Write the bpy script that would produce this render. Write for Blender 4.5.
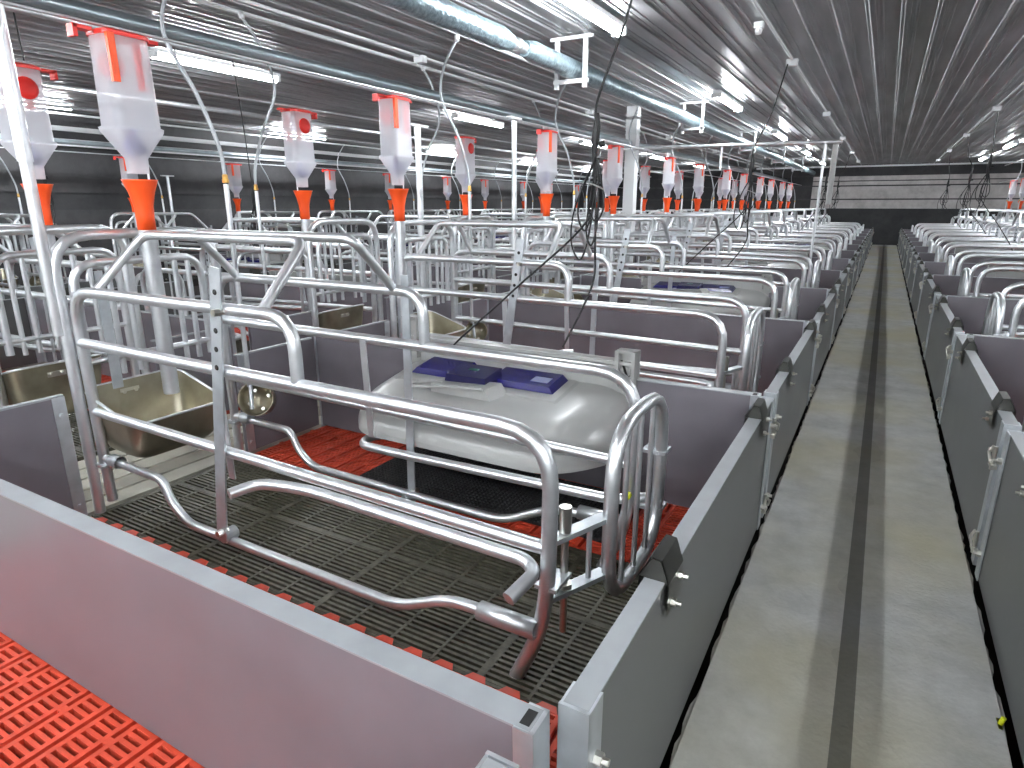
import bpy, math, random
from mathutils import Vector, Matrix
random.seed(7)
C = bpy.context.scene
for o in list(bpy.data.objects): bpy.data.objects.remove(o)
# ---------------- camera ----------------
YAW, PITCH, FPX, H = .5184, .2753, 633.4, 1.2137
cam = bpy.data.objects.new('camera', bpy.data.cameras.new('camera')); C.collection.objects.link(cam)
cam.location = (0, 0, H); cam.rotation_euler = (math.pi/2-PITCH, 0, YAW)
cam.data.sensor_width = 36; cam.data.lens = FPX/1024*36; cam.data.clip_start = .02
C.camera = cam
# ---------------- world, exposure ----------------
w = bpy.data.worlds.new('world'); C.world = w; w.use_nodes = True
w.node_tree.nodes['Background'].inputs[0].default_value = (.75, .8, .95, 1)
w.node_tree.nodes['Background'].inputs[1].default_value = .25
C.view_settings.view_transform = 'Standard'; C.view_settings.look = 'None'
C.view_settings.exposure = 1.2; C.view_settings.gamma = 1; C.view_settings.use_curve_mapping = False
LAMP = 75.0        # strength of each fluorescent tube

# ---------------- layout (metres) ----------------
XL, XR, XH = -.269, .429, -2.64
Y0, PW, HP = .665, 1.8, .527
XH2 = -3.34; XO2 = -5.71; XO3 = -6.41; XH3 = -8.78; XW = -9.75
XHR = 2.80; XHR2 = 3.50; XOR2 = 5.87; XWR = 6.5
YB, YF, ZC = 23.6, -5.2, 2.43
NP = 12

# ---------------- materials ----------------
def mat(name, col, rough=.5, metal=0, noise=0, nscale=30, bump=0, bscale=60, spec=.5, col2=None, stretch=None):
    m = bpy.data.materials.new(name); m.use_nodes = True; nt = m.node_tree; b = nt.nodes['Principled BSDF']
    b.inputs['Base Color'].default_value = (*col, 1); b.inputs['Roughness'].default_value = rough
    b.inputs['Metallic'].default_value = metal; b.inputs['Specular IOR Level'].default_value = spec
    tc = nt.nodes.new('ShaderNodeTexCoord'); src = tc.outputs['Object']
    if stretch:
        mp = nt.nodes.new('ShaderNodeMapping'); mp.inputs['Scale'].default_value = stretch
        nt.links.new(src, mp.inputs[0]); src = mp.outputs[0]
    if noise or col2:
        n = nt.nodes.new('ShaderNodeTexNoise'); n.inputs['Scale'].default_value = nscale; n.inputs['Detail'].default_value = 5
        nt.links.new(src, n.inputs['Vector'])
        r = nt.nodes.new('ShaderNodeValToRGB'); r.color_ramp.elements[0].position = .32; r.color_ramp.elements[1].position = .68
        c2 = col2 or tuple(min(1, c*(1+noise)) for c in col); c1 = col if col2 else tuple(c*(1-noise) for c in col)
        r.color_ramp.elements[0].color = (*c1, 1); r.color_ramp.elements[1].color = (*c2, 1)
        nt.links.new(n.outputs['Fac'], r.inputs[0]); nt.links.new(r.outputs[0], b.inputs['Base Color'])
        mr = nt.nodes.new('ShaderNodeMapRange'); mr.inputs['To Min'].default_value = max(.05, rough-.05); mr.inputs['To Max'].default_value = min(1, rough+.05)
        nt.links.new(n.outputs['Fac'], mr.inputs[0]); nt.links.new(mr.outputs[0], b.inputs['Roughness'])
    if bump:
        n2 = nt.nodes.new('ShaderNodeTexNoise'); n2.inputs['Scale'].default_value = bscale; n2.inputs['Detail'].default_value = 6
        nt.links.new(src, n2.inputs['Vector'])
        bp = nt.nodes.new('ShaderNodeBump'); bp.inputs['Strength'].default_value = bump; bp.inputs['Distance'].default_value = .01
        nt.links.new(n2.outputs['Fac'], bp.inputs['Height']); nt.links.new(bp.outputs[0], b.inputs['Normal'])
    return m
M = {}
M['galv'] = mat('galvanised_steel', (.76, .78, .80), .36, .9, noise=.06, nscale=22)
M['galv_flat'] = mat('galvanised_flat', (.56, .59, .62), .4, .75, noise=.08, nscale=25)
M['stainless'] = mat('stainless_steel', (.36, .33, .25), .3, .85, noise=.2, nscale=9)
M['pvc'] = mat('grey_pvc_board', (.152, .14, .158), .32, 0, noise=.1, nscale=4, bump=.06, bscale=500)
M['pvc_gate'] = mat('grey_gate_board', (.105, .108, .108), .38, 0, noise=.08, nscale=5, bump=.06, bscale=500)
M['pvc_lit_top'] = mat('grey_board_lit_top', (.29, .305, .32), .36, 0, noise=.08, nscale=12)  # paler board grey for the tops: light from above put into the colour
M['red'] = mat('red_plastic_slat', (.56, .06, .028), .42, 0, noise=.12, nscale=20)
M['red_dark'] = mat('red_plastic_groove', (.33, .02, .012), .5)
M['iron'] = mat('black_cast_slat', (.078, .071, .05), .5, .2, noise=.35, nscale=40, bump=.2)
M['orange'] = mat('orange_plastic', (.95, .095, .012), .38)
M['redplastic'] = mat('red_lid_plastic', (.8, .03, .022), .35)
M['blue_grey'] = mat('blue_grey_cone', (.045, .055, .22), .5)
M['white'] = mat('white_plastic', (.36, .36, .35), .3)
M['white_dull'] = mat('white_painted', (.75, .76, .77), .5)
M['blue'] = mat('blue_plastic', (.010, .007, .115), .2, spec=.45)
M['blue2'] = mat('dark_blue_plastic', (.008, .007, .07), .2, spec=.7)
M['label'] = mat('grey_label', (.22, .24, .4), .4)
M['led'] = mat('green_display', (.02, .12, .08), .3)
M['black'] = mat('black_rubber', (.008, .008, .009), .5)
M['mat'] = mat('black_mat_rubber', (.012, .012, .013), .55, bump=.6, bscale=90)
M['clip'] = mat('dark_metal_clip', (.05, .05, .045), .3, .5)
M['brass'] = mat('brass', (.7, .42, .12), .3, 1)
M['bolt'] = mat('bolt_steel', (.7, .68, .62), .3, 1)
M['hole'] = mat('dark_hole', (.01, .01, .01), .8)
M['pit'] = mat('pit_floor', (.012, .01, .008), .8, noise=.4, nscale=6)
M['yellow'] = mat('yellow_plastic', (.7, .75, .02), .4)
M['beam'] = mat('cream_concrete_beam', (.45, .43, .36), .6, noise=.1, nscale=8, bump=.1)
M['foil'] = mat('foil_insulation', (.30, .39, .43), .36, .7, noise=.25, nscale=35, bump=.9, bscale=28)
M['ceil'] = mat('ceiling_sheet', (.40, .405, .415), .36, .75, noise=.3, nscale=3, stretch=(3, .25, 1), bump=.12, bscale=6)
M['pipe_blue'] = mat('grey_feed_pipe', (.38, .45, .48), .3, .7, noise=.1, nscale=10)
def hose_mat():
    m = mat('clear_hose', (.6, .63, .66), .2); b = m.node_tree.nodes['Principled BSDF']
    b.inputs['Transmission Weight'].default_value = .25; return m
M['hose'] = hose_mat()
def translucent():
    m = bpy.data.materials.new('translucent_hopper'); m.use_nodes = True; nt = m.node_tree; b = nt.nodes['Principled BSDF']
    b.inputs['Base Color'].default_value = (.86, .86, .9, 1); b.inputs['Roughness'].default_value = .3
    tl = nt.nodes.new('ShaderNodeBsdfTranslucent'); tl.inputs[0].default_value = (.9, .9, .95, 1)
    tp = nt.nodes.new('ShaderNodeBsdfTransparent')
    a = nt.nodes.new('ShaderNodeMixShader'); a.inputs[0].default_value = .5
    c = nt.nodes.new('ShaderNodeMixShader'); c.inputs[0].default_value = .4
    nt.links.new(b.outputs[0], a.inputs[1]); nt.links.new(tl.outputs[0], a.inputs[2])
    nt.links.new(a.outputs[0], c.inputs[1]); nt.links.new(tp.outputs[0], c.inputs[2])
    nt.links.new(c.outputs[0], nt.nodes['Material Output'].inputs[0]); return m
M['hopper'] = translucent()
def emis(name, col, s):
    m = bpy.data.materials.new(name); m.use_nodes = True; b = m.node_tree.nodes['Principled BSDF']
    b.inputs['Base Color'].default_value = (.9, .9, .9, 1)
    b.inputs['Emission Color'].default_value = (*col, 1); b.inputs['Emission Strength'].default_value = s; return m
M['tube'] = emis('fluorescent_tube', (.92, .965, 1), LAMP)
def concrete(name, c1, c2, sc, warm=None, stripe=None):
    m = bpy.data.materials.new(name); m.use_nodes = True; nt = m.node_tree; b = nt.nodes['Principled BSDF']; L = nt.links.new
    b.inputs['Roughness'].default_value = .55; b.inputs['Specular IOR Level'].default_value = .3
    tc = nt.nodes.new('ShaderNodeTexCoord')
    n = nt.nodes.new('ShaderNodeTexNoise'); n.inputs['Scale'].default_value = sc; n.inputs['Detail'].default_value = 8; n.inputs['Roughness'].default_value = .72
    L(tc.outputs['Object'], n.inputs['Vector'])
    r = nt.nodes.new('ShaderNodeValToRGB'); r.color_ramp.elements[0].position = .3; r.color_ramp.elements[1].position = .7
    r.color_ramp.elements[0].color = (*c1, 1); r.color_ramp.elements[1].color = (*c2, 1); L(n.outputs['Fac'], r.inputs[0]); out = r.outputs[0]
    if warm:
        n3 = nt.nodes.new('ShaderNodeTexNoise'); n3.inputs['Scale'].default_value = 1.1; n3.inputs['Detail'].default_value = 4; L(tc.outputs['Object'], n3.inputs['Vector'])
        r3 = nt.nodes.new('ShaderNodeValToRGB'); r3.color_ramp.elements[0].position = .42; r3.color_ramp.elements[1].position = .66
        L(n3.outputs['Fac'], r3.inputs[0]); mx = nt.nodes.new('ShaderNodeMixRGB'); mx.inputs[2].default_value = (*warm, 1)
        mu = nt.nodes.new('ShaderNodeMath'); mu.operation = 'MULTIPLY'; mu.inputs[1].default_value = .8; L(r3.outputs[0], mu.inputs[0])
        L(mu.outputs[0], mx.inputs[0]); L(out, mx.inputs[1]); out = mx.outputs[0]
    if stripe:      # a darker stripe with sharp edges and faint wider patches down the middle of the aisle
        sx = nt.nodes.new('ShaderNodeSeparateXYZ'); L(tc.outputs['Object'], sx.inputs[0])
        n4 = nt.nodes.new('ShaderNodeTexNoise'); n4.inputs['Scale'].default_value = 2.2; n4.inputs['Detail'].default_value = 3; L(tc.outputs['Object'], n4.inputs['Vector'])
        def M2(op, a, bb):
            q = nt.nodes.new('ShaderNodeMath'); q.operation = op
            for i, v in enumerate((a, bb)):
                if v is None: continue
                if isinstance(v, (int, float)): q.inputs[i].default_value = v
                else: L(v, q.inputs[i])
            return q.outputs[0]
        d = M2('ABSOLUTE', M2('SUBTRACT', sx.outputs['X'], stripe), None)
        core = M2('LESS_THAN', d, .023)
        wide = M2('LESS_THAN', d, M2('MULTIPLY', M2('SUBTRACT', n4.outputs['Fac'], .5), .45))
        f = M2('MAXIMUM', M2('MULTIPLY', core, .7), M2('MULTIPLY', wide, .12))
        mx = nt.nodes.new('ShaderNodeMixRGB'); mx.inputs[2].default_value = (.05, .046, .04, 1)
        L(f, mx.inputs[0]); L(out, mx.inputs[1]); out = mx.outputs[0]
    L(out, b.inputs['Base Color'])
    n2 = nt.nodes.new('ShaderNodeTexNoise'); n2.inputs['Scale'].default_value = 60; n2.inputs['Detail'].default_value = 8; L(tc.outputs['Object'], n2.inputs['Vector'])
    bp = nt.nodes.new('ShaderNodeBump'); bp.inputs['Strength'].default_value = .25; bp.inputs['Distance'].default_value = .01
    L(n2.outputs['Fac'], bp.inputs['Height']); L(bp.outputs[0], b.inputs['Normal']); return m
M['floor'] = concrete('aisle_concrete', (.37, .375, .36), (.62, .62, .60), 5, (.50, .46, .30), .075)
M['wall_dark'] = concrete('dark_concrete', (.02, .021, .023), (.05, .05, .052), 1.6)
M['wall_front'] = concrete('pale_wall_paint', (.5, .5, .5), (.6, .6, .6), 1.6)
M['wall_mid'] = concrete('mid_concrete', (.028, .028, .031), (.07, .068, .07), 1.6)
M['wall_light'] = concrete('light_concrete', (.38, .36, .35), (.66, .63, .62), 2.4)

# ---------------- mesh builder ----------------
class MB:
    def __init__(s): s.v = []; s.f = []; s.m = []; s.sm = []
    def add(s, v, f, mi=0, sm=False):
        n = len(s.v); s.v += [tuple(a) for a in v]; s.f += [tuple(i+n for i in q) for q in f]; s.m += [mi]*len(f); s.sm += [sm]*len(f); return s
    def box(s, x0, x1, y0, y1, z0, z1, mi=0):
        return s.add([(x0,y0,z0),(x1,y0,z0),(x1,y1,z0),(x0,y1,z0),(x0,y0,z1),(x1,y0,z1),(x1,y1,z1),(x0,y1,z1)],
                     [(0,3,2,1),(4,5,6,7),(0,1,5,4),(1,2,6,5),(2,3,7,6),(3,0,4,7)], mi)
    def bar(s, a, b, w, t, up=(0,0,1), mi=0):      # flat bar from a to b, w wide along `up` x dir, t thick
        a = Vector(a); b = Vector(b); d = (b-a).normalized(); u = Vector(up); q = d.cross(u).normalized(); u = q.cross(d).normalized()
        P = []
        for c in (a, b):
            for i, j in ((-1,-1),(1,-1),(1,1),(-1,1)): P.append(c+q*(i*w/2)+u*(j*t/2))
        return s.add(P, [(3,2,1,0),(4,5,6,7),(0,1,5,4),(1,2,6,5),(2,3,7,6),(3,0,4,7)], mi)
    def tube(s, pts, r, fil=0, n=10, mi=0, caps=True, closed=False):
        P = [Vector(p) for p in pts]
        if fil:
            Q = []
            N = len(P)
            for i, p in enumerate(P):
                if not closed and i in (0, N-1): Q.append(p); continue
                a = P[i-1]; b = P[(i+1) % N]; da = a-p; db = b-p; rr = min(fil, da.length*.49, db.length*.49)
                A = p+da.normalized()*rr; B = p+db.normalized()*rr
                for k in range(6):
                    t = k/5; Q.append(A*(1-t)**2+p*2*t*(1-t)+B*t*t)
            P = Q
        R = r if isinstance(r, (list, tuple)) else [r]*len(P)
        N = len(P); V = []; prev = None
        for i, p in enumerate(P):
            if closed: d = P[(i+1) % N]-P[i-1]
            else: d = P[min(i+1, N-1)]-P[max(i-1, 0)]
            d.normalize()
            if prev is None:
                u = Vector((0,0,1)) if abs(d.z) < .9 else Vector((1,0,0)); prev = (u-d*u.dot(d)).normalized()
            else: prev = (prev-d*prev.dot(d)).normalized()
            q = d.cross(prev)
            for k in range(n):
                t = 2*math.pi*k/n; V.append(p+prev*(math.cos(t)*R[i])+q*(math.sin(t)*R[i]))
        F = []
        for i in range(N if closed else N-1):
            j = (i+1) % N
            for k in range(n): F.append((i*n+k, i*n+(k+1) % n, j*n+(k+1) % n, j*n+k))
        s.add(V, F, mi, True)
        if caps and not closed:
            s.add(V[:n], [tuple(range(n))[::-1]], mi); s.add(V[-n:], [tuple(range(n))], mi)
        return s
    def lathe(s, prof, n=20, mi=0, loc=(0,0,0), ax='Z', sm=True):
        V = []; F = []
        for r, z in prof:
            for k in range(n):
                t = 2*math.pi*k/n; p = (r*math.cos(t), r*math.sin(t), z)
                if ax == 'X': p = (p[2], p[0], p[1])
                if ax == 'Y': p = (p[0], p[2], p[1])
                V.append((p[0]+loc[0], p[1]+loc[1], p[2]+loc[2]))
        for i in range(len(prof)-1):
            for k in range(n): F.append((i*n+k, i*n+(k+1) % n, (i+1)*n+(k+1) % n, (i+1)*n+k))
        return s.add(V, F, mi, sm)
    def loft(s, rings, mi=0, sm=True, cap0=True, cap1=True):
        n = len(rings[0]); V = [p for r in rings for p in r]; F = []
        for i in range(len(rings)-1):
            for k in range(n): F.append((i*n+k, i*n+(k+1) % n, (i+1)*n+(k+1) % n, (i+1)*n+k))
        s.add(V, F, mi, sm)
        if cap0: s.add(rings[0], [tuple(range(n))[::-1]], mi)
        if cap1: s.add(rings[-1], [tuple(range(n))], mi)
        return s
    def build(s, name, mats, parent=None, org=(0,0,0), label=None):
        me = bpy.data.meshes.new(name)
        me.from_pydata([(v[0]-org[0], v[1]-org[1], v[2]-org[2]) for v in s.v], [], s.f)
        for mm in (mats if isinstance(mats, (list, tuple)) else [mats]): me.materials.append(M[mm] if isinstance(mm, str) else mm)
        me.polygons.foreach_set('material_index', s.m); me.polygons.foreach_set('use_smooth', s.sm); me.update()
        o = bpy.data.objects.new(name, me); C.collection.objects.link(o); o.parent = parent
        if parent is None: o.location = org
        if label: o['label'] = label
        return o
def empty(name, loc, label, cat, group=None):
    o = bpy.data.objects.new(name, None); C.collection.objects.link(o); o.location = loc; o.empty_display_size = .1
    return tag(o, label, cat, group)
def tag(o, label, cat, group=None):
    o['label'] = label; o['category'] = cat
    if group: o['group'] = group
    return o
def struct(o): o['kind'] = 'structure'; return o
def copy_tree(o, parent=None):
    c = o.copy(); C.collection.objects.link(c); c.parent = parent
    for ch in list(o.children): copy_tree(ch, c)
    return c
# plain frustum test from the photographer's stance: leaves out repeats the photo shows nothing of
Fv = Vector((-math.sin(YAW)*math.cos(PITCH), math.cos(YAW)*math.cos(PITCH), -math.sin(PITCH))); Rv = Vector((math.cos(YAW), math.sin(YAW), 0)); Uv = Rv.cross(Fv)
def pj(p):
    d = Vector(p)-Vector((0,0,H)); z = d.dot(Fv)
    return (512+FPX*d.dot(Rv)/z, 384-FPX*d.dot(Uv)/z) if z > .15 else None
def seen(x0, x1, y0, y1, z0, z1, m=6):
    for i in range(9):
        for j in range(9):
            for z in (z0, (z0+z1)/2, z1):
                q = pj((x0+(x1-x0)*i/8, y0+(y1-y0)*j/8, z))
                if q and -m < q[0] < 1024+m and -m < q[1] < 768+m: return True
    return False
ORD = 'first second third fourth fifth sixth seventh eighth ninth tenth eleventh twelfth thirteenth'.split()

# ================= ROOM =================
b = MB().box(XL+.016, XR-.016, YF, YB, -.3, 0); struct(b.build('floor', 'floor'))
# ragged mortar edge of the aisle slab
for xs, sg in ((XL+.016, -1), (XR-.016, 1)):
    bb = MB(); y = YF; V = []; F = []
    while y < YB:
        wv = .001+.012*random.random(); V += [(xs-sg*.012, y, -.004), (xs+sg*wv, y, -.010), (xs+sg*wv, y, -.1)]; y += .035 if y < 6 else .15
    for i in range(len(V)//3-1):
        a = i*3; c = a+3; F += [(a, a+1, c+1, c), (a+1, a+2, c+2, c+1)]
    bb.add(V, F); struct(bb.build('trim_1' if sg < 0 else 'trim_2', 'floor'))
struct(MB().box(XW, XWR, YF, YB, -.5, -.42).build('floor', 'pit'))
struct(MB().box(XO3+.02, XO2-.02, YF, YB, -.3, 0).build('floor', 'floor'))
for xa, xb in ((XH2, XH), (XHR, XHR2), ):
    bb = MB(); n = 5; wd = (xb-xa-.06)/n
    for i in range(n): bb.box(xa+.03+i*wd+.008, xa+.03+(i+1)*wd-.012, YF, YB, -.12, -.005)
    struct(bb.build('floor', 'beam'))
struct(MB().box(XW, XH3-.03, YF, YB, -.3, 0).build('floor', 'beam'))
struct(MB().box(XOR2, XWR, YF, YB, -.3, 0).build('floor', 'floor'))
# ceiling: ribbed steel sheet, ribs run with the aisle
V = []; xs = []; x = XW
while x < XWR:
    xs += [(x, ZC), (x+.055, ZC), (x+.062, ZC-.012), (x+.078, ZC-.012), (x+.085, ZC), (x+.105, ZC), (x+.108, ZC-.004), (x+.114, ZC-.004), (x+.117, ZC), (x+.14, ZC), (x+.145, ZC-.006), (x+.157, ZC-.006), (x+.162, ZC)]; x += .2
bb = MB()
ys = [YF, 2.9, 2.905, 11.0, 11.006, 17.5, YB]
for (x, z) in xs:
    for y in ys: V.append((x, y, z+(.004 if y in (2.905, 11.006) else 0)))
F = []; n = len(ys)
for i in range(len(xs)-1):
    for j in range(n-1): F.append((i*n+j, i*n+j+1, (i+1)*n+j+1, (i+1)*n+j))
bb.add(V, F); struct(bb.build('ceiling', 'ceil'))
struct(MB().box(XW, XWR, YF, YB, ZC+.03, ZC+.1).build('ceiling', 'wall_dark'))
# end wall: dark base, pale precast panels with dark joints between them
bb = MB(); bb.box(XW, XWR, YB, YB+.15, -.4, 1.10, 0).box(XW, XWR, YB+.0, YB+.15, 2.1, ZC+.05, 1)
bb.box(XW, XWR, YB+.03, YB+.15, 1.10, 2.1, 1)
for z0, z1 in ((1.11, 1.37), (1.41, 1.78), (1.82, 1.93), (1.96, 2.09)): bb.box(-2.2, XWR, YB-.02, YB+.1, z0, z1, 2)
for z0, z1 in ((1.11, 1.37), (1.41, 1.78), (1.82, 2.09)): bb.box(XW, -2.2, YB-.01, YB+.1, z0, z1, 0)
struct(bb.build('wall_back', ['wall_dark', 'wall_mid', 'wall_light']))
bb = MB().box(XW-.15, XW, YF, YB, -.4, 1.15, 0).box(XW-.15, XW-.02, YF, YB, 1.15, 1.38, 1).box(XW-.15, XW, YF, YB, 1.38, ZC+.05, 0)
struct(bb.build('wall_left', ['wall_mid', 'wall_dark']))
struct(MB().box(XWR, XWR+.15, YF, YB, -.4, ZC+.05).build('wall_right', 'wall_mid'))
struct(MB().box(XW, XWR, YF-.15, YF, -.4, ZC+.05).build('wall_front', 'wall_front'))
struct(MB().box(XW, XWR, YB-.05, YB, 2.36, ZC-.02).build('trim_3', 'white_dull'))
struct(MB().box(XW, XW+.05, YF, YB, 1.98, 2.07).build('trim_4', 'white_dull'))
struct(MB().box(XW, XW+.04, YF, YB, 2.17, 2.23).build('trim_5', 'white_dull'))

# ================= PEN FLOORS (slatted) =================
def red_slats(x0, x1, y0, y1, tabs=None):
    b = MB(); n = max(1, round((x1-x0)/.1)); p = (x1-x0)/n
    for i in range(n):
        a = x0+i*p
        b.box(a+.007, a+.021, y0, y1, -.03, 0); b.box(a+p-.021, a+p-.007, y0, y1, -.03, 0)
        b.box(a-.007, a+.007, y0, y1, -.03, -.014, 1)
        y = y0+.004; k = 0
        while y < y1-.012:
            if k % 5 == 4 and i % 2 == 0 and (k//5) % 2: b.box(a-.0075, a+.0075, y, y+.02, -.03, -.0005)
            b.box(a+.02, a+p-.02, y, y+.0105, -.025, -.0005); y += .0215; k += 1
    b.box(x0, x1, y0, y0+.006, -.03, -.001).box(x0, x1, y1-.006, y1, -.03, -.001)
    if tabs is not None:
        s = tabs; yb = y1 if s > 0 else y0; x = x0+.03
        while x < x1-.06:
            P = [(x, yb), (x+.065, yb), (x+.052, yb+s*.022), (x+.013, yb+s*.022)]
            if s < 0: P = P[::-1]
            b.add([(p[0], p[1], 0) for p in P]+[(p[0], p[1], -.03) for p in P], [(0,1,2,3),(4,7,6,5),(0,4,5,1),(1,5,6,2),(2,6,7,3),(3,7,4,0)]); x += .105
    return b
def iron_slats(x0, x1, y0, y1):
    b = MB(); n = 15; p = (x1-x0)/n
    for i in range(n+1):
        wd = .012 if i % 4 == 0 else .005; x = x0+i*p; b.box(x-wd, x+wd, y0, y1, -.035, -.001)
    y = y0+.012
    while y < y1-.008: b.box(x0, x1, y-.0052, y+.0052, -.035, -.002); y += .0205
    b.box(x0, x1, y0-.004, y0+.012, -.03, -.003).box(x0, x1, y1-.012, y1, -.03, -.003)
    b.box(x0, x1, (y0+y1)/2-.01, (y0+y1)/2+.01, -.035, -.001)
    return b
FL = {}
def floor_part(key, fn, mats, x, y):
    if key not in FL: o = fn().build('floor', mats); FL[key] = o
    else: o = FL[key].copy(); C.collection.objects.link(o)
    o.location = (x, y, 0); struct(o)
W = XL-.04-XH-.02
def pen_floor(xl, y, odd, red_only=False):
    a, bk, c = ((.0, .515, 1.265) if odd else (.0, .605, 1.355))
    if red_only: floor_part('full', lambda: red_slats(0, W, .0, 1.8), ['red', 'red_dark'], xl, y); return
    floor_part(('ra', odd), lambda: red_slats(0, W, .0, bk-.008, 1), ['red', 'red_dark'], xl, y)
    floor_part('iron', lambda: iron_slats(0, W, 0, .745), ['iron'], xl, y+bk)
    floor_part(('rc', odd), lambda: red_slats(0, W, c, 1.8), ['red', 'red_dark'], xl, y)
def yp(k): return Y0+(k-1)*PW           # near edge of pen k (k = 1 is the one in front)
def dy(k): return 0 if k % 2 else .09   # crates stand in pairs

# ================= ROWS =================
# each row: name, x of pen floor's low side, mapping (x' = ox + sx*x of row one), phrase
ROWS = [('left of the aisle', 0, 1, 'nearest'),
        ('beyond the feed alley', XH+XH2, -1, 'second'),
        ('by the left wall', XO3-XL, 1, 'third'),
        ('right of the aisle', XL+XR, -1, 'right'),
        ('in the far right row', XHR2-XH, 1, 'farright')]
def place(root, x, y, ri):
    """carry a row-one thing (built at world x,y) to row ri; rows facing the other way are turned round"""
    ox, s = ROWS[ri][1], ROWS[ri][2]
    root.location.x = ox+s*x; root.location.y = y
    root.rotation_euler.z = 0 if s > 0 else math.pi
def rx(ri, x): return ROWS[ri][1]+ROWS[ri][2]*x
def pen_phrase(ri, k): return 'in the %s pen %s' % (('front' if k == 1 else 'frontmost' if k == 0 else ORD[k-1]), ROWS[ri][0])

# ---- the farrowing crate, built in its true place in pen 1 of row 1 ----
YA, YZ = 1.25, 1.86; CX, CY = -1.55, 1.55
# ---- feed trough ----
def make_trough(r, O):
    def ring(x0, x1, y0, y1, z0, z1, e=.0):   # z0 at low-x side, z1 at high-x side
        R = []; c = .05
        for cx, cy, a0 in ((x1-c, y1-c, 0), (x0+c, y1-c, 90), (x0+c, y0+c, 180), (x1-c, y0+c, 270)):
            for k in range(5):
                a = math.radians(a0+k*22.5); x = cx+c*math.cos(a); y = cy+c*math.sin(a); R.append((x, y, z0+(z1-z0)*(x-x0)/(x1-x0)))
        return R
    A = ring(-2.70, -2.37, 1.255, 1.665, .505, .405)
    S = [(-2.692, -2.382, 1.262, 1.655, .40, .345), (-2.68, -2.395, 1.275, 1.645, .31, .29), (-2.665, -2.415, 1.29, 1.63, .262, .258), (-2.635, -2.45, 1.32, 1.60, .232, .232)]
    out = [ring(*q) for q in S[::-1]]+[A]
    inn = [ring(-2.694, -2.376, 1.261, 1.659, .505, .405)]+[ring(q[0]+.006, q[1]-.006, q[2]+.006, q[3]-.006, q[4]+.006, q[5]+.006) for q in S]
    b = MB().loft(out, cap1=False).loft(inn, cap0=False)
    bowl = b.build('feed_trough', 'stainless', r, O)
    q = ring(-2.70, -2.37, 1.255, 1.665, .505, .405)
    MB().tube(q, .006, 0, 6, closed=True).build('rolled_rim', 'galv', bowl, O)
    MB().box(-2.697, -2.69, 1.40, 1.48, .44, .47).build('mounting_strap', 'bolt', bowl, O)
    for y in (1.415, 1.465): MB().lathe([(0, -2.685), (.008, -2.685), (.008, -2.71), (0, -2.71)], 6, 0, (0, y, .455), 'X', False).build('bolt', 'bolt', bowl, O)
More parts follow.
